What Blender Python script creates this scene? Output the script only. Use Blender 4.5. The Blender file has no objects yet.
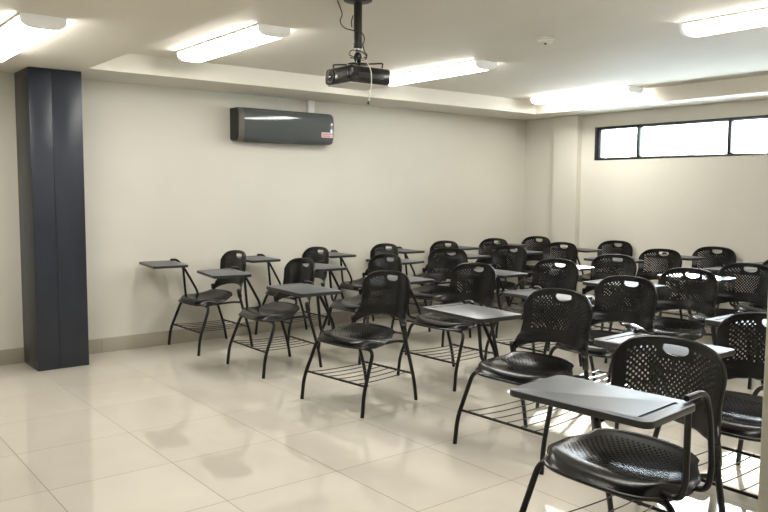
import bpy, bmesh, math
from mathutils import Vector, Matrix

scene = bpy.context.scene
COL = scene.collection
PI = math.pi

# ---------------------------------------------------------------- room dimensions (metres)
D = 7.556            # back wall
ZS, ZC = 2.317, 2.465  # dropped and raised ceiling heights
XR = 6.041           # right-hand wall (its near end is seen at the frame's edge)
YR0 = 1.195          # where that wall ends towards the entrance
WL = -.022           # face of the air conditioner wall
XF, YF = 8.2, -1.7   # extent of the entrance area

# ---------------------------------------------------------------- materials
def srgb(r, g, b):
    f = lambda c: (c / 255 / 12.92) if c / 255 <= .04045 else ((c / 255 + .055) / 1.055) ** 2.4
    return (f(r), f(g), f(b), 1)

def new_mat(name):
    m = bpy.data.materials.new(name); m.use_nodes = True
    nt = m.node_tree; b = nt.nodes['Principled BSDF']
    return m, nt, b

def simple(name, col, rough=.5, metal=0.0, spec=.5, noise=0.0, nscale=30, bump=0.0):
    m, nt, b = new_mat(name)
    b.inputs['Roughness'].default_value = rough
    b.inputs['Metallic'].default_value = metal
    b.inputs['Specular IOR Level'].default_value = spec
    b.inputs['Base Color'].default_value = col
    if noise or bump:
        tc = nt.nodes.new('ShaderNodeTexCoord'); nz = nt.nodes.new('ShaderNodeTexNoise')
        nz.inputs['Scale'].default_value = nscale; nz.inputs['Detail'].default_value = 4
        nt.links.new(tc.outputs['Object'], nz.inputs['Vector'])
        if noise:
            r = nt.nodes.new('ShaderNodeValToRGB')
            r.color_ramp.elements[0].position = .3; r.color_ramp.elements[1].position = .7
            r.color_ramp.elements[0].color = tuple(c * (1 - noise) for c in col[:3]) + (1,)
            r.color_ramp.elements[1].color = tuple(min(1, c * (1 + noise)) for c in col[:3]) + (1,)
            nt.links.new(nz.outputs['Fac'], r.inputs['Fac']); nt.links.new(r.outputs['Color'], b.inputs['Base Color'])
        if bump:
            bp = nt.nodes.new('ShaderNodeBump'); bp.inputs['Strength'].default_value = bump
            bp.inputs['Distance'].default_value = .002
            nt.links.new(nz.outputs['Fac'], bp.inputs['Height']); nt.links.new(bp.outputs['Normal'], b.inputs['Normal'])
    return m

def emit(name, col, strength):
    m, nt, b = new_mat(name)
    b.inputs['Base Color'].default_value = (.8, .8, .8, 1)
    b.inputs['Emission Color'].default_value = col
    b.inputs['Emission Strength'].default_value = strength
    return m

def wall_material():
    m, nt, b = new_mat('cream_paint')
    g = nt.nodes.new('ShaderNodeNewGeometry')
    n1 = nt.nodes.new('ShaderNodeTexNoise'); n1.inputs['Scale'].default_value = .9; n1.inputs['Detail'].default_value = 5
    n2 = nt.nodes.new('ShaderNodeTexNoise'); n2.inputs['Scale'].default_value = 60; n2.inputs['Detail'].default_value = 3
    nt.links.new(g.outputs['Position'], n1.inputs['Vector']); nt.links.new(g.outputs['Position'], n2.inputs['Vector'])
    r = nt.nodes.new('ShaderNodeValToRGB')
    r.color_ramp.elements[0].position = .25; r.color_ramp.elements[1].position = .75
    r.color_ramp.elements[0].color = (.625, .60, .52, 1); r.color_ramp.elements[1].color = (.69, .665, .585, 1)
    nt.links.new(n1.outputs['Fac'], r.inputs['Fac']); nt.links.new(r.outputs['Color'], b.inputs['Base Color'])
    bp = nt.nodes.new('ShaderNodeBump'); bp.inputs['Strength'].default_value = .15; bp.inputs['Distance'].default_value = .002
    nt.links.new(n2.outputs['Fac'], bp.inputs['Height']); nt.links.new(bp.outputs['Normal'], b.inputs['Normal'])
    b.inputs['Roughness'].default_value = .55; b.inputs['Specular IOR Level'].default_value = .3
    return m

def tile_material(name, c0, c1, grout, sx, sy, px, py, gw, rough, spec, z_axis=False):
    """polished tiles laid in a straight grid, joints of width gw"""
    m, nt, b = new_mat(name)
    N = nt.nodes.new; Lk = nt.links.new
    g = N('ShaderNodeNewGeometry'); s = N('ShaderNodeSeparateXYZ'); Lk(g.outputs['Position'], s.inputs[0])
    def mth(op, a, bb=None, c=None):
        n = N('ShaderNodeMath'); n.operation = op
        for i, v in enumerate((a, bb, c)):
            if v is None: continue
            if isinstance(v, (int, float)): n.inputs[i].default_value = v
            else: Lk(v, n.inputs[i])
        return n.outputs[0]
    outs, cells = [], []
    for k, (sz, ph) in enumerate(((sx, px), (sy, py))):
        if sz is None: continue
        t = mth('DIVIDE', mth('SUBTRACT', s.outputs[k], ph), sz)
        cells.append(mth('FLOOR', t))
        fr = mth('FRACT', t)
        d = mth('MINIMUM', fr, mth('SUBTRACT', 1.0, fr))
        outs.append(mth('LESS_THAN', mth('MULTIPLY', d, sz), gw / 2))
    joint = outs[0] if len(outs) == 1 else mth('MAXIMUM', outs[0], outs[1])
    cv = N('ShaderNodeCombineXYZ'); Lk(cells[0], cv.inputs[0])
    if len(cells) > 1: Lk(cells[1], cv.inputs[1])
    wn = N('ShaderNodeTexWhiteNoise'); Lk(cv.outputs[0], wn.inputs['Vector'])
    nz = N('ShaderNodeTexNoise'); nz.inputs['Scale'].default_value = 3.5; nz.inputs['Detail'].default_value = 6
    Lk(g.outputs['Position'], nz.inputs['Vector'])
    fac = mth('ADD', mth('MULTIPLY', wn.outputs['Value'], .35), mth('MULTIPLY', nz.outputs['Fac'], .65))
    r = N('ShaderNodeValToRGB'); r.color_ramp.elements[0].color = c0; r.color_ramp.elements[1].color = c1
    r.color_ramp.elements[0].position = .2; r.color_ramp.elements[1].position = .8
    Lk(fac, r.inputs['Fac'])
    mx = N('ShaderNodeMix'); mx.data_type = 'RGBA'
    Lk(joint, mx.inputs[0]); Lk(r.outputs['Color'], mx.inputs[6]); mx.inputs[7].default_value = grout
    Lk(mx.outputs[2], b.inputs['Base Color'])
    rr = mth('ADD', mth('MULTIPLY', joint, .5), rough); Lk(rr, b.inputs['Roughness'])
    bp = N('ShaderNodeBump'); bp.inputs['Strength'].default_value = .4; bp.inputs['Distance'].default_value = .001
    Lk(mth('SUBTRACT', 1.0, joint), bp.inputs['Height']); Lk(bp.outputs['Normal'], b.inputs['Normal'])
    b.inputs['Specular IOR Level'].default_value = spec
    return m

def glass_material():
    m = bpy.data.materials.new('window_glass'); m.use_nodes = True
    nt = m.node_tree; nt.nodes.clear()
    o = nt.nodes.new('ShaderNodeOutputMaterial'); mx = nt.nodes.new('ShaderNodeMixShader')
    tr = nt.nodes.new('ShaderNodeBsdfTransparent'); tr.inputs[0].default_value = (.93, .96, .97, 1)
    gl = nt.nodes.new('ShaderNodeBsdfGlossy'); gl.inputs['Roughness'].default_value = .02
    fr = nt.nodes.new('ShaderNodeFresnel'); fr.inputs['IOR'].default_value = 1.45
    nt.links.new(fr.outputs[0], mx.inputs[0]); nt.links.new(tr.outputs[0], mx.inputs[1])
    nt.links.new(gl.outputs[0], mx.inputs[2]); nt.links.new(mx.outputs[0], o.inputs[0])
    return m

LAMP = 26.5
M = dict(
    wall=wall_material(),
    ceiling=simple('ceiling_paint', (.73, .695, .61, 1), .7, spec=.25, noise=.03, nscale=1.2),
    floor=tile_material('porcelain_floor_tiles', (.55, .51, .435, 1), (.615, .575, .495, 1), (.19, .155, .11, 1),
                        .618, .605, 2.2919, 2.1395, .005, .012, .95),
    skirt=tile_material('baseboard_tiles', (.35, .315, .25, 1), (.41, .375, .30, 1), (.22, .18, .12, 1),
                        None, .605, 0, 2.1395, .004, .22, .5),
    skirtx=tile_material('baseboard_tiles_across', (.35, .315, .25, 1), (.41, .375, .30, 1), (.22, .18, .12, 1),
                        .618, None, 2.2919, 0, .004, .22, .5),
    pillar=simple('dark_slate_enamel', srgb(40, 44, 53), .33, spec=.35, noise=.10, nscale=5),
    plastic=simple('black_moulded_plastic', (.0060, .0060, .0064, 1), .24, spec=.42, bump=.12, nscale=260),
    steel=simple('black_coated_steel', (.006, .006, .0065, 1), .3, spec=.32),
    laminate=simple('charcoal_laminate', (.041, .048, .061, 1), .33, spec=.85),  # blue in the base colour stands in for daylight sheen on the tops
    edge=simple('black_edge_band', (.013, .013, .014, 1), .4),
    groove=simple('groove_black', (.006, .006, .006, 1), .5),
    tube=emit('lamp_diffuser', (1.0, .975, .925, 1), LAMP),
    cap=emit('glowing_lamp_end_cap', (1.0, .97, .90, 1), .20),  # own faint emission stands in for lamp light coming through the plastic
    lampbase=simple('lamp_white_metal', (.75, .74, .70, 1), .45),
    frame=simple('black_window_aluminium', (.012, .013, .015, 1), .35),
    sash=simple('grey_window_aluminium', (.16, .18, .20, 1), .35, metal=.3),
    glass=glass_material(),
    white=simple('white_plastic', (.82, .81, .77, 1), .4),
    black=simple('gloss_black_plastic', (.010, .010, .011, 1), .16),
    pole=simple('pole_black', (.010, .009, .008, 1), .4),
    chrome=simple('brushed_metal', (.55, .55, .53, 1), .3, metal=1),
    grey=simple('light_grey_plate', (.62, .61, .57, 1), .45),
    ac=simple('gloss_graphite_plastic', srgb(84, 88, 88), .10, spec=.55),
    acend=simple('dull_olive_grey_plastic', srgb(95, 93, 82), .4),
    acdark=simple('ac_dark_slot', (.012, .012, .012, 1), .4),
    lens=simple('lens_glass', (.02, .022, .03, 1), .04, spec=.8),
    ring=simple('lens_ring', (.16, .165, .175, 1), .25, metal=.8),
    pink=simple('pinkish_sticker', srgb(222, 196, 196), .5),
    red=simple('sticker_red_print', srgb(186, 120, 124), .5),
    cable=simple('black_cable', (.02, .018, .015, 1), .45),
    wcable=simple('white_cable', (.68, .66, .60, 1), .4),
)

# ---------------------------------------------------------------- geometry helpers
class MB:
    """collects shapes for one mesh"""
    def __init__(self): self.bm = bmesh.new(); self.mi = 0
    def face(self, vs):
        try:
            f = self.bm.faces.new(vs); f.material_index = self.mi; f.smooth = True; return f
        except ValueError: return None
    def box(self, x0, x1, y0, y1, z0, z1, bevel=0.0, seg=2, mat=None):
        t = bmesh.new()
        vs = [t.verts.new((x, y, z)) for x in (x0, x1) for y in (y0, y1) for z in (z0, z1)]
        for f in ((0, 1, 3, 2), (4, 6, 7, 5), (0, 4, 5, 1), (2, 3, 7, 6), (0, 2, 6, 4), (1, 5, 7, 3)):
            t.faces.new([vs[i] for i in f])
        if bevel: bmesh.ops.bevel(t, geom=list(t.edges), offset=bevel, segments=seg, affect='EDGES', profile=.5)
        self.merge(t, mat)
        return self
    def merge(self, t, mat=None):
        if mat is not None:
            t.transform(mat)
        vm = {}
        for v in t.verts: vm[v] = self.bm.verts.new(v.co)
        for f in t.faces: self.face([vm[v] for v in f.verts])
        t.free()
    def tube(self, pts, r, n=10, caps=True, closed=False):
        P = [Vector(p) for p in pts]; k = len(P)
        T = []
        for i in range(k):
            a = P[(i - 1) % k] if (closed or i > 0) else P[0]
            b = P[(i + 1) % k] if (closed or i < k - 1) else P[-1]
            d = (b - a); T.append(d.normalized() if d.length > 1e-9 else Vector((0, 0, 1)))
        nrm = T[0].orthogonal().normalized(); rings = []
        for i in range(k):
            nrm = (nrm - T[i] * nrm.dot(T[i])); nrm.normalize()
            bn = T[i].cross(nrm)
            rr = r[i] if isinstance(r, (list, tuple)) else r
            rings.append([self.bm.verts.new(P[i] + rr * (math.cos(2 * PI * j / n) * nrm + math.sin(2 * PI * j / n) * bn)) for j in range(n)])
        if closed:
            # match the last ring to the first by the closest start vertex
            sh = min(range(n), key=lambda s: (rings[-1][0].co - rings[0][s].co).length)
            for j in range(n):
                self.face([rings[-1][j], rings[-1][(j + 1) % n], rings[0][(j + 1 + sh) % n], rings[0][(j + sh) % n]])
        for a, b in zip(rings, rings[1:]):
            for j in range(n): self.face([a[j], a[(j + 1) % n], b[(j + 1) % n], b[j]])
        if caps and not closed:
            self.face(list(reversed(rings[0]))); self.face(rings[-1])
        return self
    def lathe(self, prof, n=32, center=(0, 0, 0), axis='Z'):
        rings = []; c = Vector(center)
        def pt(r, h, a):
            u, v = r * math.cos(a), r * math.sin(a)
            return c + (Vector((u, v, h)) if axis == 'Z' else Vector((h, u, v)) if axis == 'X' else Vector((v, h, u)))
        for r, h in prof:
            rings.append([self.bm.verts.new(pt(r, h, 2 * PI * j / n)) for j in range(n)])
        for a, b in zip(rings, rings[1:]):
            for j in range(n): self.face([a[j], a[(j + 1) % n], b[(j + 1) % n], b[j]])
        self.face(list(reversed(rings[0]))); self.face(rings[-1])
        return self
    def mesh(self, name, mats, sharp=35):
        bmesh.ops.remove_doubles(self.bm, verts=self.bm.verts, dist=1e-6)
        bmesh.ops.recalc_face_normals(self.bm, faces=self.bm.faces)
        me = bpy.data.meshes.new(name); self.bm.to_mesh(me); self.bm.free()
        for m in (mats if isinstance(mats, (list, tuple)) else [mats]): me.materials.append(m)
        me.set_sharp_from_angle(angle=math.radians(sharp))
        return me
    def build(self, name, mats, parent=None, sharp=35):
        o = bpy.data.objects.new(name, self.mesh(name, mats, sharp)); COL.objects.link(o)
        if parent: o.parent = parent
        return o

def fillet(pts, d, k=5):
    P = [Vector(p) for p in pts]; out = [P[0]]
    for a, b, c in zip(P, P[1:], P[2:]):
        e = min(d, (a - b).length * .48, (c - b).length * .48)
        p0 = b + (a - b).normalized() * e; p1 = b + (c - b).normalized() * e
        for i in range(k + 1):
            t = i / k; out.append(p0 * (1 - t) ** 2 + b * 2 * t * (1 - t) + p1 * t * t)
    out.append(P[-1]); return out

def smooth_path(pts, k=8):
    P = [Vector(p) for p in pts]; P = [P[0] * 2 - P[1]] + P + [P[-1] * 2 - P[-2]]; out = []
    for i in range(1, len(P) - 2):
        for j in range(k):
            t = j / k; a, b, c, d = P[i - 1:i + 3]
            out.append(.5 * ((2 * b) + (c - a) * t + (2 * a - 5 * b + 4 * c - d) * t * t + (3 * b - a - 3 * c + d) * t ** 3))
    out.append(P[-2]); return out

def thing(name, label, cat, loc=(0, 0, 0), rz=0, group=None):
    o = bpy.data.objects.new(name, None); COL.objects.link(o)
    o.location = loc; o.rotation_euler = (0, 0, rz); o.empty_display_size = .1
    o['label'] = label; o['category'] = cat
    if group: o['group'] = group
    return o

def struct(o, label=None):
    o['kind'] = 'structure'
    if label: o['label'] = label
    return o

# ---------------------------------------------------------------- the setting
struct(MB().box(-.3, XF + .2, YF - .2, D + .3, -.12, 0).build('floor', M['floor']), 'glossy beige porcelain tile floor')

struct(MB().box(-.2, WL, YF - .2, D + .2, 0, ZC + .2).build('wall_left', M['wall']), 'long cream wall carrying the air conditioner')
# back wall around the high ribbon window
WX0, WX1, WZ0, WZ1 = 1.045, 4.27, 1.777, 2.162
b = MB()
b.box(-.2, WX0, D, D + .2, 0, ZC + .2); b.box(WX1, XF + .2, D, D + .2, 0, ZC + .2)
b.box(WX0, WX1, D, D + .2, 0, WZ0); b.box(WX0, WX1, D, D + .2, WZ1, ZC + .2)
struct(b.build('wall_back', M['wall']), 'cream end wall with the high ribbon window')
struct(MB().box(.505, .86, D - .085, D, 0, ZS).build('trim_pilaster', M['wall']), 'shallow cream pilaster beside the window')
struct(MB().box(XR, XR + .2, YR0, D, 0, ZC + .2, .006).build('wall_right', M['wall']), 'end of a cream wall at the edge of the view')
struct(MB().box(XF, XF + .2, YF - .2, D + .2, 0, ZC + .2).build('wall_entrance', M['wall']))
struct(MB().box(-.2, XF + .2, YF - .2, YF, 0, ZC + .2).build('wall_front', M['wall']))

# ceiling: dropped border with a raised field
FX0, FX1, FY0, FY1 = .588, XR - .55, 1.90, D - .523
c = MB()
c.box(-.2, XF + .2, YF - .2, FY0, ZS, ZC + .25)
c.box(-.2, XF + .2, FY1, D + .2, ZS, ZC + .25)
c.box(-.2, FX0, FY0, FY1, ZS, ZC + .25)
c.box(FX1, XF + .2, FY0, FY1, ZS, ZC + .25)
c.box(FX0, FX1, FY0, FY1, ZC, ZC + .25)
struct(c.build('ceiling', M['ceiling']), 'cream ceiling with a dropped border around a raised field')

BH = .122
PX, PY0, PY1 = .398, 1.517, 1.905
k = MB(); k.box(WL, WL + .011, YF, PY0, 0, BH, .002); k.box(WL, WL + .011, PY1, D, 0, BH, .002)
struct(k.build('baseboard_left', M['skirt']), 'beige tile baseboard under the air conditioner wall')
k = MB(); k.box(WL + .011, .505, D - .011, D, 0, BH, .002); k.box(.505, .86, D - .096, D - .085, 0, BH, .002)
k.box(.86, XR, D - .011, D, 0, BH, .002)
struct(k.build('baseboard_back', M['skirtx']), 'beige tile baseboard under the window wall')

# window: black outer frame, four lights with grey mullions, glass
w = bpy.data.objects.new('window_1', None); COL.objects.link(w); struct(w, 'high ribbon window in a black frame'); w.location = ((WX0 + WX1) / 2, D, WZ0)
def wpart(mb, name, mat):
    o = mb.build(name, mat); o.parent = w; o.matrix_parent_inverse = Matrix.Translation(w.location).inverted(); return o
fw = .024; fr = MB()
fr.box(WX0, WX1, D + .005, D + .075, WZ1 - .022, WZ1, .002); fr.box(WX0, WX1, D - .004, D + .075, WZ0, WZ0 + .020, .002)
fr.box(WX0, WX0 + .032, D - .004, D + .075, WZ0, WZ1, .002); fr.box(WX1 - .032, WX1, D - .004, D + .075, WZ0, WZ1, .002)
wpart(fr, 'window_frame', M['frame'])
MX = (1.612, 2.657, 3.70)
for mx in MX:
    wpart(MB().box(mx - .018, mx + .018, D + .008, D + .07, WZ0 + .018, WZ1 - .02, .002), 'mullion', M['frame'])
edges = (WX0 + .03,) + MX + (WX1 - .03,)
for i, (a, bb) in enumerate(zip(edges, edges[1:])):
    s = MB(); y0, y1 = D + .03, D + .055; z0, z1 = WZ0 + .018, WZ1 - .02; t = .014
    s.box(a, bb, y0, y1, z0, z0 + t); s.box(a, bb, y0, y1, z1 - t, z1)
    s.box(a, a + t + (.02 if i == 0 else 0), y0, y1, z0, z1); s.box(bb - t, bb, y0, y1, z0, z1)
    wpart(s, 'sash', M['sash'])
    wpart(MB().box(a + .005, bb - .005, D + .041, D + .045, z0 + .005, z1 - .005), 'pane', M['glass'])

# ---------------------------------------------------------------- dark pillar
p = thing('pillar', 'dark slate blue metal-clad square pillar standing against the cream wall', 'pillar', (PX / 2, (PY0 + PY1) / 2, 0))
def local(o):  # children are built in world coordinates
    o.matrix_parent_inverse = Matrix.LocRotScale(o.parent.location, o.parent.rotation_euler, None).inverted(); return o
pb = MB(); pb.box(WL + .001, PX - .004, PY0 + .004, PY1 - .004, 0.001, ZS - .001)
ym = (PY0 + PY1) / 2 - .03
local(pb.build('core', M['pillar'], p))
for ya, yb in ((PY0 + .001, ym - .0025), (ym + .0025, PY1 - .001)):
    local(MB().box(PX - .004, PX, ya, yb, .002, ZS - .002, .0015).build('cladding_sheet', M['pillar'], p))
for ya, yb in ((PY0, PY0 + .004), (PY1 - .004, PY1)):
    local(MB().box(WL + .002, PX - .0045, ya, yb, .002, ZS - .002, .0015).build('cladding_sheet', M['pillar'], p))

# ---------------------------------------------------------------- ceiling lamps
def lamp(x0, x1, y, zc, label):
    t = thing('ceiling_lamp', label, 'ceiling lamp', ((x0 + x1) / 2, y, zc), 0, 'fluorescent ceiling lamps')
    L = (x1 - x0) / 2; W = .112
    MB().box(-L + .02, L - .02, -W - .006, W + .006, -.0135, -.0005, .003).build('housing', M['lampbase'], t)
    # wrap-around diffuser: shallow trough profile swept along x
    prof = [(-W, -.014), (-W, -.03), (-W + .006, -.046), (-W + .03, -.062), (-W + .06, -.068), (W - .06, -.068), (W - .03, -.062), (W - .006, -.046), (W, -.03), (W, -.014)]
    d = MB(); r0 = [d.bm.verts.new((-L + .025, a, z)) for a, z in prof]; r1 = [d.bm.verts.new((L - .025, a, z)) for a, z in prof]
    for i in range(len(prof) - 1): d.face([r0[i], r0[i + 1], r1[i + 1], r1[i]])
    d.face([r0[-1], r0[0], r1[0], r1[-1]]); d.face(list(reversed(r0))); d.face(r1)
    d.build('diffuser', M['tube'], t)
    for s in (-1, 1):
        e = MB(); cp = [(a * 1.03, z * 1.04 - (.0 if z < -.02 else -.013)) for a, z in prof]
        a0 = [e.bm.verts.new((s * (L - .026), a, z)) for a, z in cp]; a1 = [e.bm.verts.new((s * (L - .004), a, z)) for a, z in cp]
        a2 = [e.bm.verts.new((s * L, a * .97, z * .97 - .001)) for a, z in cp]
        for u, v in ((a0, a1), (a1, a2)):
            for i in range(len(cp)): e.face([u[i], u[(i + 1) % len(cp)], v[(i + 1) % len(cp)], v[i]])
        e.face(a2); e.face(a0)
        e.build('end_cap', M['cap'], t)
    return t

LX0, LX1 = .87, 2.165
RX0, RX1 = 3.90, 5.24
lamp(LX0 + .03, LX1 + .09, 1.15, ZS, 'lit white fluorescent lamp on the dropped ceiling in front of the dark pillar')
lamp(LX0 + .045, LX1 + .045, 2.575, ZC, 'lit white fluorescent lamp on the raised ceiling between pillar and projector')
lamp(LX0, LX1, 4.575, ZC, 'lit white fluorescent lamp just behind the hanging projector')
lamp(LX0 - .08, LX1 - .08, 6.80, ZC, 'lit white fluorescent lamp closest to the window wall corner')
lamp(RX0, RX1, 4.61, ZC, 'lit white fluorescent lamp past the smoke detector, cut by the frame')
lamp(RX0, RX1, 1.15, ZS, 'unseen fluorescent lamp added on the dropped ceiling over the entrance')  # out of view: continues the lamp grid, added to help light the room
lamp(RX0, RX1, 2.575, ZC, 'unseen fluorescent lamp added over the chairs by the cream wall end')  # also unseen, added for its light on the nearer chairs

# ---------------------------------------------------------------- smoke detector
sd = thing('smoke_detector', 'small round white smoke detector on the raised ceiling', 'smoke detector', (3.056, 4.221, ZC))
MB().lathe([(.062, -.0005), (.064, -.012), (.058, -.016)]).build('base', M['white'], sd)
MB().lathe([(.050, -.0165), (.052, -.027), (.046, -.035), (.030, -.040), (.012, -.041)]).build('cap', M['white'], sd)
MB().lathe([(.010, -.0412), (.010, -.046), (.007, -.049)], n=16, center=(.02, -.018, 0)).build('sensor', M['acdark'], sd)

# ---------------------------------------------------------------- air conditioner
AY0, AY1, AZ0, AZ1, AT = 3.385, 4.485, 1.868, 2.178, .135
ac = thing('air_conditioner', 'glossy graphite wall-mounted air conditioner high on the cream wall', 'air conditioner', (WL, (AY0 + AY1) / 2, AZ0))
hw = (AY1 - AY0) / 2; hh = AZ1 - AZ0; AT -= WL
prof = [(.006, .02), (.03, .0), (.13, .0), (.165, .012), (.187, .05), (.197, .12), (.2, .19), (.197, .25), (.187, .288), (.16, hh), (.006, hh)]
prof = [(max(.006, x * AT / .2), zz) for x, zz in prof]
def slab(pr, y0, y1, mat, name, taper=None, k=1):
    m_ = MB(); secs = [(y0, 1.0), (y1, 1.0)] if taper is None else taper
    rs = []
    cx = .0; cz = hh / 2
    for y, s in secs: rs.append([m_.bm.verts.new((x * s if x > .0065 else x, y, cz + (z - cz) * (1 - (1 - s) * .7))) for x, z in pr])
    for a, c2 in zip(rs, rs[1:]):
        for i in range(len(pr)): m_.face([a[i], a[(i + 1) % len(pr)], c2[(i + 1) % len(pr)], c2[i]])
    m_.face(list(reversed(rs[0]))); m_.face(rs[-1])
    return m_.build(name, mat, ac, sharp=50)
slab(prof, -hw + .05, hw - .012, M['ac'], 'body', taper=[(-hw + .075, 1), (hw - .075, 1), (hw - .035, .985), (hw - .012, .93), (hw - .002, .86)])
slab(prof, 0, 0, M['acend'], 'end_panel', taper=[(-hw + .018, .985), (-hw + .0745, 1.0)])
slab(prof, 0, 0, M['acdark'], 'side_cover', taper=[(-hw, .95), (-hw + .0175, .98)])
MB().box(.0005, .0058, -hw + .12, hw - .12, .05, hh - .04).build('wall_mount', M['lampbase'], ac)
MB().box(.055, .115, -hw + .10, hw - .10, -.004, .006, .002).build('air_flap', M['acdark'], ac)
st = MB().box(AT * .965, AT * .995, hw - .165, hw - .028, .070, .122, .001).build('sticker', M['pink'], ac)
sx = MB().box(AT * .99, AT * 1.003, hw - .155, hw - .040, .100, .108); sx.build('sticker_print', M['red'], st)
sx = MB().box(AT * .99, AT * 1.003, hw - .150, hw - .060, .082, .090); sx.build('sticker_print', M['red'], st)
cd = thing('cable_duct', 'short white cable duct between air conditioner and dropped ceiling', 'cable duct', (WL, 4.275, AZ1 + .001))
MB().box(.0005, - .0 + .045, -.037, .037, .0015, ZS - AZ1 - .003, .003).build('duct', M['white'], cd)

# ---------------------------------------------------------------- projector on its ceiling pole
QX, QY = 3.075, 2.598
pm = thing('projector_mount', 'black projector pole with round plate hanging from the ceiling', 'projector mount', (QX, QY, ZC))
MB().lathe([(.080, -.0005), (.080, -.005), (.072, -.010), (.03, -.014)], n=36).build('ceiling_plate', M['pole'], pm)
MB().lathe([(.0235, -.0142), (.0235, -.235), (.026, -.236), (.026, -.262), (.022, -.264)], n=24).build('pole', M['pole'], pm)
MB().lathe([(.015, -.2645), (.018, -.268), (.018, -.284), (.013, -.288)], n=20).build('collar', M['chrome'], pm)
MB().lathe([(.010, -.2885), (.020, -.296), (.024, -.312), (.020, -.334), (.012, -.348)], n=20).build('ball_joint', M['black'], pm)
MB().lathe([(.012, -.3485), (.060, -.351), (.062, -.358), (.02, -.360)], n=24).build('bracket_plate', M['black'], pm)
for a in (35, 145, 215, 325):
    ca, sa = math.cos(math.radians(a)), math.sin(math.radians(a))
    MB().tube(fillet([(.03 * ca, .03 * sa, -.354), (.135 * ca, .165 * sa, -.352), (.128 * ca, .158 * sa, -.3785)], .012), .0045, 8).build('arm', M['black'], pm)

pj = thing('projector', 'black ceiling projector with round lens and pale underside', 'projector', (QX, QY, 1.990), 0)
q = MB(); q.box(-.125, .125, -.145, .145, .004, .094, .020, 5); q.build('body', M['black'], pj, sharp=60)
q = MB(); q.box(-.108, .108, -.128, .128, -.002, .0035, .002); q.build('bottom_plate', M['grey'], pj)
ln = MB().lathe([(.034, -.138), (.036, -.150), (.031, -.154), (.028, -.150)], n=32, center=(-.058, 0, .046), axis='Y').build('lens_ring', M['ring'], pj)
MB().lathe([(.027, -.1495), (.022, -.153), (.010, -.1555)], n=28, center=(-.058, 0, .046), axis='Y').build('lens', M['lens'], ln)
gz = MB(); gz.box(.010, .100, -.1475, -.1440, .030, .064, .001); gz.build('front_grille', M['acdark'], pj)
gz = MB(); gz.box(.1240, .1268, -.085, .085, .030, .058, .001); gz.build('connector_panel', M['acdark'], pj)
for s in (-1, 1):
    MB().lathe([(.012, .0942), (.012, .096), (.008, .097)], n=14, center=(s * .095, -.09, 0)).build('mounting_stud', M['chrome'], pj)

cb = thing('power_cable', 'thin dark cable looping from the ceiling around the projector pole', 'cable', (QX, QY, ZC))
z = lambda v: v - ZC
R3 = Vector((.6215, .7834, 0)); F3 = Vector((.78, -.62, 0))   # across the pole and out from it
def off(u, d, zz): v = R3 * u + F3 * d; return (v.x, v.y, zz)
MB().tube(smooth_path([off(-.115, .0, -.0015), off(-.10, .0, -.04), off(-.088, .01, -.08), off(-.098, .015, -.12), off(-.075, .02, -.155), off(-.03, .032, -.172),
                       off(.02, .034, -.185), off(.037, .02, -.215), off(.03, .028, -.25), off(.038, .015, -.285), off(.052, .01, -.305), off(.03, .04, -.325), off(-.03, .042, -.315),
                       off(-.048, .01, -.298), off(-.03, .035, -.282), off(.02, .038, -.288), off(.05, -.01, -.312), off(.02, -.045, -.322), off(-.04, -.02, -.312), off(-.035, .045, -.325)]), .0032, 7).build('cable_run', M['cable'], cb)
MB().tube(smooth_path([off(-.028, .0, -.085), off(-.036, .008, -.12), off(-.034, .008, -.15)]), .003, 7).build('cable_tail', M['cable'], cb)
vc = thing('video_cable', 'white video cable hanging down in front of the projector', 'cable', (QX, QY, 2.18))
MB().tube(smooth_path([off(.022, .03, -.02), off(.03, .06, -.045), off(.048, .13, -.075), off(.066, .165, -.10), off(.078, .17, -.14), off(.080, .17, -.19), off(.074, .165, -.24), off(.066, .16, -.29)]), .0030, 8).build('cord', M['wcable'], vc)
MB().tube([off(.066, .16, -.2905), off(.063, .16, -.308)], .0065, 10).build('plug', M['acdark'], vc)

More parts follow.
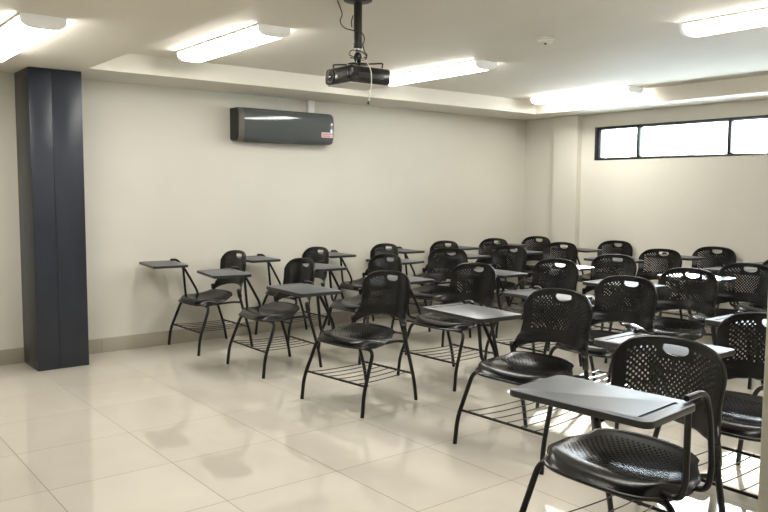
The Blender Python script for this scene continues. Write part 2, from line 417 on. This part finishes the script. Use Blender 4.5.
# ---------------------------------------------------------------- the tablet chair
def perforated(nu, nv, pos, is_hole, cutout, hole=.82):
    """sheet over the unit square with round holes in the chosen cells and one shaped cut-out.
    pos(u,v) -> point; cutout = (i0,i1,j0,j1,shape(a) -> (u,v)) or None"""
    mb = MB(); bm = mb.bm; V = {}
    def vert(a, b):                     # half-cell lattice
        k_ = (a, b)
        if k_ not in V: V[k_] = bm.verts.new(pos(a / (2 * nu), b / (2 * nv)))
        return V[k_]
    if cutout: ci0, ci1, cj0, cj1, shape = cutout
    for i in range(nu):
        for j in range(nv):
            if cutout and ci0 <= i < ci1 and cj0 <= j < cj1: continue
            A, B = 2 * i, 2 * j
            ring = [(A, B), (A + 1, B), (A + 2, B), (A + 2, B + 1), (A + 2, B + 2), (A + 1, B + 2), (A, B + 2), (A, B + 1)]
            vs = [vert(*r) for r in ring]
            if is_hole(i, j):
                cu, cv = (i + .5) / nu, (j + .5) / nv; hs = []
                for kx in range(8):
                    a = -3 * PI / 4 + kx * PI / 4
                    hs.append(bm.verts.new(pos(cu + hole * .5 / nu * math.cos(a), cv + hole * .5 / nv * math.sin(a))))
                for kx in range(8): mb.face([vs[kx], vs[(kx + 1) % 8], hs[(kx + 1) % 8], hs[kx]])
            else: mb.face(vs)
    if cutout:
        loop = [(a, 2 * cj0) for a in range(2 * ci0, 2 * ci1)] + [(2 * ci1, b_) for b_ in range(2 * cj0, 2 * cj1)] + \
               [(a, 2 * cj1) for a in range(2 * ci1, 2 * ci0, -1)] + [(2 * ci0, b_) for b_ in range(2 * cj1, 2 * cj0, -1)]
        n = len(loop); inner = [bm.verts.new(pos(*shape(l[0] / (2 * nu), l[1] / (2 * nv)))) for l in loop]
        for kx in range(n): mb.face([vert(*loop[kx]), vert(*loop[(kx + 1) % n]), inner[(kx + 1) % n], inner[kx]])
    return mb

def with_thickness(mb, th, offset, extra=None):
    """solid sheet from an open one (evaluated solidify), plus an optional extra shape"""
    bmesh.ops.remove_doubles(mb.bm, verts=mb.bm.verts, dist=1e-6)
    me = bpy.data.meshes.new('tmp'); mb.bm.to_mesh(me); mb.bm.free()
    o = bpy.data.objects.new('tmp', me); COL.objects.link(o)
    s = o.modifiers.new('s', 'SOLIDIFY'); s.thickness = th; s.offset = offset
    dg = bpy.context.evaluated_depsgraph_get(); ev = o.evaluated_get(dg)
    out = MB(); t = bmesh.new(); t.from_mesh(ev.to_mesh()); ev.to_mesh_clear()
    out.merge(t)
    bpy.data.objects.remove(o); bpy.data.meshes.remove(me)
    if extra: extra(out)
    return out

def lerp_table(tab, x):
    for (a, fa), (b_, fb) in zip(tab, tab[1:]):
        if x <= b_:
            t = 0 if b_ == a else max(0, (x - a) / (b_ - a)); t = t * t * (3 - 2 * t); return fa + (fb - fa) * t
    return tab[-1][1]

def back_pos(a, v):
    u = 2 * a - 1; au = abs(u)
    ztop = .850 - .020 * au ** 2 - .075 * au ** 7
    zlow = lerp_table([(0, .556), (.25, .553), (.5, .545), (.72, .531), (.86, .515), (.94, .497), (1.01, .494)], au)
    zz = zlow + (ztop - zlow) * v
    W = lerp_table([(.47, .252), (.515, .250), (.555, .240), (.585, .228), (.65, .222), (.74, .229), (.785, .231), (.82, .225), (.86, .200)], zz)
    x = u * W
    y = .246 + (zz - .50) * .15 + .012 * math.sin((zz - .5) / .37 * PI)
    wing = max(0, min(1, (.60 - zz) / .06)); wing = wing * wing * (3 - 2 * wing)
    y -= .062 * au ** 2.1 + .018 * wing * au ** 3
    return Vector((x, y, zz))

def handle_shape(a, v):
    # half-moon opening: flat top, round bottom
    cu, cv = .5, .865
    du, dv = (a - cu), (v - cv)
    ang = math.atan2(dv * .30, du * .48)
    ca, sa = math.cos(ang), math.sin(ang)
    if sa >= 0: s = min(1.0 / max(abs(ca), 1e-6) , .55 / max(abs(sa), 1e-6)); s = min(s, 1.04)
    else: s = 1.0
    hx, hz = .058, .027
    return cu + ca * s * hx / .48, cv + sa * s * hz / .30

NU, NV = 42, 26
def back_hole(i, j):
    if (i + j) % 2: return False
    if i < 4 or i > NU - 5 or j < 5 or j > NV - 4: return False
    if j < 5 + 3 * (abs(i - NU / 2 + .5) / (NU / 2)) ** 2 + .5: return False
    if NU // 2 - 7 <= i < NU // 2 + 7 and j >= NV - 7: return False
    return True
def back_rim(mb):
    e = []
    n = 40
    for i in range(n): e.append(back_pos(i / n, 0))
    for i in range(24): e.append(back_pos(1, i / 24))
    for i in range(n): e.append(back_pos(1 - i / n, 1))
    for i in range(24): e.append(back_pos(0, 1 - i / 24))
    mb.tube(e, .0062, 8, closed=True)
    # feet that plug onto the rear uprights
backrest_mesh = with_thickness(perforated(NU, NV, back_pos, back_hole, (NU // 2 - 6, NU // 2 + 6, NV - 6, NV - 1, handle_shape)), .008, 0, back_rim).mesh('backrest', M['plastic'], 40)

SU, SV = 40, 38
def seat_pos(a, v):
    u = 2 * a - 1; au = abs(u)
    yf = -.238 + .016 * au ** 2 + .080 * au ** 5
    yr = .155 - .055 * au ** 2.6
    y = yf + (yr - yf) * v
    W = lerp_table([(0, .252), (.28, .284), (.55, .272), (1, .210)], v)
    x = u * W
    zz = .471
    zz -= .030 * (1 - au ** 2.2) * math.sin(PI * min(1, max(0, (v - .04) / .92)))     # dished
    zz += .026 * max(0, (v - .55) / .45) ** 2.2 * (1 - .25 * au ** 2)                 # rises to the back
    fl = max(0, (.26 - v) / .26); sl = max(0, (au - .70) / .30) * (1 - v * .62)
    zz -= .050 * min(1.0, (fl ** 3 + sl ** 3) ** (1 / 3)) ** 2.3                        # rolled front lip and sides
    return Vector((x, y, zz))
def seat_hole(i, j):
    if (i + j) % 2: return False
    u = abs((i + .5) / SU * 2 - 1); v = (j + .5) / SV
    return u < .80 and .30 < v < .90 and (u / .84) ** 4 + ((v - .6) / .32) ** 4 < 1
def seat_rim(mb):
    e = [seat_pos(i / 40, 0) for i in range(40)] + [seat_pos(1, i / 24) for i in range(24)] + \
        [seat_pos(1 - i / 40, 1) for i in range(40)] + [seat_pos(0, 1 - i / 24) for i in range(24)]
    mb.tube([p_ + Vector((0, 0, -.006)) for p_ in e], .0075, 8, closed=True)
seat_mesh = with_thickness(perforated(SU, SV, seat_pos, seat_hole, None, .70), .012, 1 if False else -1, seat_rim).mesh('seat', M['plastic'], 40)

RT = .0122
def front_leg(s):
    m_ = MB()
    m_.tube(fillet([(s * .05, -.135, .402), (s * .274, -.145, .402), (s * .297, -.248, .145), (s * .300, -.264, .0)], .055, 7), RT, 10)
    return m_
def rear_leg(s):
    m_ = MB()
    m_.tube(fillet([(s * .248, .158, .50), (s * .247, .174, .42), (s * .244, .262, .135), (s * .2425, .284, .0)], .05, 6), RT, 10)
    return m_
def socket(s):
    m_ = MB(); m_.tube([(s * .2485, .150, .535), (s * .2485, .151, .527), (s * .2480, .156, .500), (s * .2475, .165, .462), (s * .2475, .167, .455)], [.010, .0165, .018, .0175, .014], 14)
    return m_
def side_rail(s):
    return MB().tube(fillet([(s * .240, .180, .412), (s * .20, .13, .416), (s * .180, -.13, .404)], .04, 5), .0095, 8)
front_bar = MB().tube([(-.287, -.229, .188), (.287, -.229, .188)], .0075, 8)
rear_bar = MB().tube([(-.2435, .245, .188), (.2435, .245, .188)], .0075, 8)
front_leg_me = [front_leg(s).mesh('leg', M['steel']) for s in (-1, 1)]
rear_leg_me = [rear_leg(s).mesh('leg', M['steel']) for s in (-1, 1)]
socket_me = [socket(s).mesh('socket', M['plastic']) for s in (-1, 1)]
rail_me = [side_rail(s).mesh('seat_rail', M['steel']) for s in (-1, 1)]
fb_me, rb_me = front_bar.mesh('crossbar', M['steel']), rear_bar.mesh('crossbar', M['steel'])
wire_me = []
for xw in (-.215, -.129, -.043, .043, .129, .215):
    wire_me.append(MB().tube(smooth_path([(xw * 1.08, -.231, .196), (xw * 1.05, -.15, .190), (xw, 0, .186), (xw * .95, .17, .188), (xw * .93, .248, .196)], 4), .0028, 6).mesh('rack_wire', M['steel']))

TC, TW, TD, TZ = (-.14, -.39), .49, .298, .775      # writing tablet: centre, size, height of its top
def tablet(mir):
    """rounded board with laminate top and a pen groove cut along its supported edge"""
    t = bmesh.new(); r = .030; n = 6; pts = []
    for cx, cy, a0 in ((1, -1, -90), (1, 1, 0), (-1, 1, 90), (-1, -1, 180)):
        for i in range(n + 1):
            a = math.radians(a0 + 90 * i / n)
            pts.append((cx * (TW / 2 - r) + r * math.cos(a), cy * (TD / 2 - r) + r * math.sin(a)))
    lo = [t.verts.new((x, y, -.022)) for x, y in pts]
    f = t.faces.new(lo); ex = bmesh.ops.extrude_face_region(t, geom=[f])
    bmesh.ops.translate(t, verts=[v for v in ex['geom'] if isinstance(v, bmesh.types.BMVert)], vec=(0, 0, .022))
    bmesh.ops.recalc_face_normals(t, faces=t.faces)
    hor = [e for e in t.edges if abs(e.verts[0].co.z - e.verts[1].co.z) < 1e-6]
    bmesh.ops.bevel(t, geom=hor, offset=.0035, segments=2, affect='EDGES', profile=.5)
    me = bpy.data.meshes.new('tmp'); t.to_mesh(me); t.free()
    o = bpy.data.objects.new('tmp', me); COL.objects.link(o)
    cm = MB().box(-TW / 2 + .042, -TW / 2 + .054, -.115, .105, -.004, .01).mesh('tmpcut', M['groove'])
    oc = bpy.data.objects.new('tmpcut', cm); COL.objects.link(oc)
    md = o.modifiers.new('b', 'BOOLEAN'); md.object = oc; md.operation = 'DIFFERENCE'; md.solver = 'EXACT'
    dg = bpy.context.evaluated_depsgraph_get(); ev = o.evaluated_get(dg)
    b2 = bmesh.new(); b2.from_mesh(ev.to_mesh()); ev.to_mesh_clear()
    out = MB(); out.merge(b2)
    bpy.data.objects.remove(o); bpy.data.objects.remove(oc)
    if mir: out.bm.transform(Matrix.Diagonal((-1, 1, 1, 1)))
    bmesh.ops.recalc_face_normals(out.bm, faces=out.bm.faces)
    for f in out.bm.faces:
        c_ = f.calc_center_median()
        top = f.normal.z > .9 and c_.z > -.001
        gr = c_.z < -.0036 and f.normal.z > .9 and abs(c_.x) < TW / 2 - .03
        f.material_index = 0 if top else (2 if gr else 1); f.smooth = False
    return out.mesh('writing_tablet', [M['laminate'], M['edge'], M['groove']], 30)
def tablet_arm(mir):
    """front post and rear post: bent tubes from under the seat to the tablet's outer rear corner (origin at the tablet centre's foot)"""
    sx = -1 if mir else 1
    ox, oy = TC
    def P(x, y, zz): return (sx * (x - ox), y - oy, zz)
    if mir:
        f_ = [P(-.12, -.14, .432), P(-.305, -.185, .436), P(-.332, -.205, .50), P(-.360, -.255, .7515)]
        r_ = [P(-.12, -.03, .428), P(-.318, -.045, .432), P(-.334, -.052, .52), P(-.352, -.110, .70), P(-.358, -.155, .792), P(-.356, -.262, .7865)]
    else:
        f_ = [P(-.12, -.12, .432), P(-.325, -.135, .436), P(-.335, -.137, .50), P(-.350, -.150, .735), P(-.352, -.285, .7515)]
        r_ = [P(-.12, .00, .428), P(-.325, -.015, .432), P(-.336, -.022, .49), P(-.350, -.135, .70), P(-.354, -.205, .783), P(-.348, -.266, .7825)]
    fpost = MB().tube(fillet(f_, .05, 7), .0105, 10)
    rpost = MB().tube(fillet(r_, .045, 7), .0105, 10)
    return fpost.mesh('front_post', M['steel']), rpost.mesh('rear_post', M['steel'])
tab_me = [tablet(0), tablet(1)]; arm_me = [tablet_arm(0), tablet_arm(1)]

def part(name, me, parent, loc=(0, 0, 0), rz=0):
    o = bpy.data.objects.new(name, me); COL.objects.link(o); o.parent = parent; o.location = loc; o.rotation_euler = (0, 0, rz); return o

GROUP = 'tablet chairs set out in rows'
def build_chair():
    t = thing('tablet_chair', '', 'chair', (0, 0, 0), 0, GROUP)
    part('seat', seat_mesh, t); part('backrest', backrest_mesh, t)
    for me in front_leg_me + rear_leg_me: part('leg', me, t)
    for me in socket_me: part('socket', me, t)
    for me in rail_me: part('seat_rail', me, t)
    part('crossbar', fb_me, t); part('crossbar', rb_me, t)
    for me in wire_me: part('rack_wire', me, t)
    part('writing_tablet', tab_me[0], t, (TC[0], TC[1], TZ))
    part('front_post', arm_me[0][0], t, (TC[0], TC[1], 0)); part('rear_post', arm_me[0][1], t, (TC[0], TC[1], 0))
    return t
proto = build_chair(); used = False
def copy_chair():
    c_ = proto.copy(); COL.objects.link(c_)
    for ch in proto.children:
        d = ch.copy(); COL.objects.link(d); d.parent = c_
    return c_
def place(x, y, deg, label, tx=0.0, ty=0.0, trot=0.0, mirror=False):
    """tx, ty, trot: how far this chair's tablet has swung from its usual place"""
    global used
    c_ = copy_chair() if used else proto
    used = True
    c_.location = (x, y, 0.0005); c_.rotation_euler = (0, 0, math.radians(deg)); c_['label'] = label
    todo.append((c_, tx, ty, trot, mirror))
    return c_
todo = []
AW = 'the air conditioner wall'
CH = 'black tablet chair'
chairs = [
 # x, y, yaw, label, tablet shift x, y, swing
 (.305, 3.005, 1, 'front black tablet chair along ' + AW + ', first past the dark pillar', .0775, -.01, -5),
 (1.336, 3.062, -1, 'front black tablet chair, second one out from ' + AW, .04, 0, -9),
 (2.557, 3.012, 6, 'front black tablet chair out on the open floor, third from ' + AW, -.02, 0, -8),
 (3.875, 3.175, 2, 'front black tablet chair with the sunlit floor patch under its wire rack', 0, .04, -5),
 (5.045, 2.35, 0, 'big black tablet chair closest to camera with pale sheen on its mirrored tablet', 0, 0, 4),
 (5.00, 3.245, 0, 'black tablet chair directly behind the one with the mirrored tablet', 0, 0, 0),
 (5.02, 4.10, 0, 'black tablet chair mostly hidden by the cream wall end, tablet tip showing', 0, 0, 0),
 # wall line
 (.345, 3.87, 0, 'black tablet chair along ' + AW + ', second past the dark pillar', .08, 0, -3),
 (.345, 4.73, 0, 'black tablet chair along ' + AW + ', third past the dark pillar', .08, 0, -3),
 (.350, 5.58, 0, 'black tablet chair along ' + AW + ', fourth past the dark pillar', .08, 0.04, 0),
 (.345, 6.38, 0, 'black tablet chair along ' + AW + ', fifth past the dark pillar', .08, 0.06, 0),
 (.345, 7.14, 0, 'black tablet chair in the room corner by the pilaster', .08, 0.09, 0),
 # second line
 (1.40, 3.90, 0, 'black tablet chair one out from ' + AW + ', second row back', .0, 0, -3),
 (1.24, 4.85, 12, 'black tablet chair one out from ' + AW + ', third row, turned slightly', .0, 0, -3),
 (1.28, 5.63, 0, 'black tablet chair one out from ' + AW + ', fourth row back', .0, 0.06, 0),
 (1.25, 6.48, 0, 'black tablet chair in front of the pilaster, next to last row', .0, 0.08, 0),
 (1.42, 7.24, 0, 'black tablet chair under the window, at its narrow pane', .0, 0.1, 0),
 # third line
 (2.46, 3.93, 2, 'black tablet chair right behind the front one on the open floor', .0, 0, -3),
 (2.58, 4.75, 0, 'black tablet chair third row back in the middle line', .0, 0.06, -3),
 (2.58, 5.55, 0, 'black tablet chair fourth row back in the middle line', .0, 0.06, 0),
 (2.45, 6.50, 0, 'black tablet chair fifth row back in the middle line', .0, 0.06, 0),
 (2.60, 7.24, 0, 'black tablet chair against the window wall, end of the middle line', .0, 0.1, 0),
 # fourth line
 (3.70, 4.08, 0, 'black tablet chair just behind the chair over the sunlit floor patch', .0, 0, 0),
 (3.65, 4.92, 0, 'black tablet chair with a bright sun streak across its back', .0, 0, 0),
 (3.71, 5.67, 0, 'black tablet chair behind the one with the sun streak, sunlit tablet tip', .0, 0.08, 0),
 (3.66, 6.49, 0, 'black tablet chair behind the sunlit tablet tip, only its tablet inside view', .0, 0.06, 0),
 (3.66, 7.24, 0, 'black tablet chair by the window wall, only its tablet end inside view', .0, 0.1, 0),
]
for i, (x, y, dg_, lab, tx, ty, tr) in enumerate(chairs):
    ahead = [y - q_[1] for q_ in chairs if abs(q_[0] - x) < .4 and q_[1] < y]     # room to the chair in front
    if ahead: ty = max(ty, .875 - min(ahead))
    place(x, y, dg_, lab, tx, ty, tr, mirror=(i == 4))
# the front chairs' tablets as they stand: centre on the floor plan and turn in degrees
front_tablets = {0: (.290, 2.580, -6.5), 1: (1.239, 2.673, -9.5), 2: (2.432, 2.638, -2.5), 3: (3.743, 2.854, -4.5), 4: (5.195, 1.962, 4.5)}
for idx, (c_, tx, ty, tr, mir) in enumerate(todo):
    for ch in c_.children:
        nm = ch.name.split('.')[0]
        if nm not in ('writing_tablet', 'front_post', 'rear_post'): continue
        if mir: ch.data = {'writing_tablet': tab_me[1], 'front_post': arm_me[1][0], 'rear_post': arm_me[1][1]}[nm]
        s = -1 if mir else 1
        # the swing pivots about the outer rear corner, where the posts are
        piv = Vector((s * (-.355), -.26, 0)); c0 = Vector((s * TC[0], TC[1], 0))
        if idx in front_tablets:
            wx, wy, wr = front_tablets[idx]
            rz_ = c_.rotation_euler.z; tr = wr - math.degrees(rz_)
            want = Matrix.Rotation(-rz_, 3, 'Z') @ Vector((wx - c_.location.x, wy - c_.location.y, 0))
            dv = want - (piv + Matrix.Rotation(math.radians(tr), 3, 'Z') @ (c0 - piv)); tx, ty = dv.x, dv.y
        c1 = piv + Matrix.Rotation(math.radians(tr), 3, 'Z') @ (c0 - piv) + Vector((tx, ty, 0))
        if nm == 'writing_tablet':
            ch.location = (c1.x, c1.y, TZ); ch.rotation_euler = (0, 0, math.radians(tr))
        else:
            ch.location = (c0.x + tx, c0.y + ty, 0)

# ---------------------------------------------------------------- light
wd = bpy.data.worlds.new('World'); scene.world = wd; wd.use_nodes = True
bg = wd.node_tree.nodes['Background']
bg.inputs['Color'].default_value = (.86, .94, 1.0, 1); bg.inputs['Strength'].default_value = 30.0
sun = bpy.data.lights.new('sun', 'SUN'); sun.energy = 34.0; sun.angle = math.radians(.6); sun.color = (1, .97, .92)
so = bpy.data.objects.new('sun', sun); COL.objects.link(so)
so.rotation_euler = Vector((1.0, -1.95, -1.0)).to_track_quat('-Z', 'Y').to_euler()
so.location = (0, 12, 6)

# ---------------------------------------------------------------- camera
yw, pi_, rl = math.radians(51.5436), math.radians(4.8247), math.radians(.3146)
fwd = Vector((-math.sin(yw) * math.cos(pi_), math.cos(yw) * math.cos(pi_), -math.sin(pi_)))
rt = Vector((math.cos(yw), math.sin(yw), 0)); up = rt.cross(fwd)
rt2 = rt * math.cos(rl) + up * math.sin(rl); up2 = -rt * math.sin(rl) + up * math.cos(rl)
cam = bpy.data.cameras.new('camera'); co = bpy.data.objects.new('camera', cam); COL.objects.link(co)
cam.sensor_width = 36; cam.lens = 763.683 / 768 * 36; cam.clip_start = .05
mw = Matrix((rt2, up2, -fwd)).transposed().to_4x4(); mw.translation = Vector((6.5923, 0, 1.4)); co.matrix_world = mw
scene.camera = co

scene.view_settings.view_transform = 'Standard'
scene.view_settings.look = 'None'
scene.view_settings.gamma = 1.0
scene.view_settings.use_curve_mapping = False
scene.view_settings.exposure = 0.0
scene.cycles.use_light_tree = False   # cleaner sampling of the few lamps
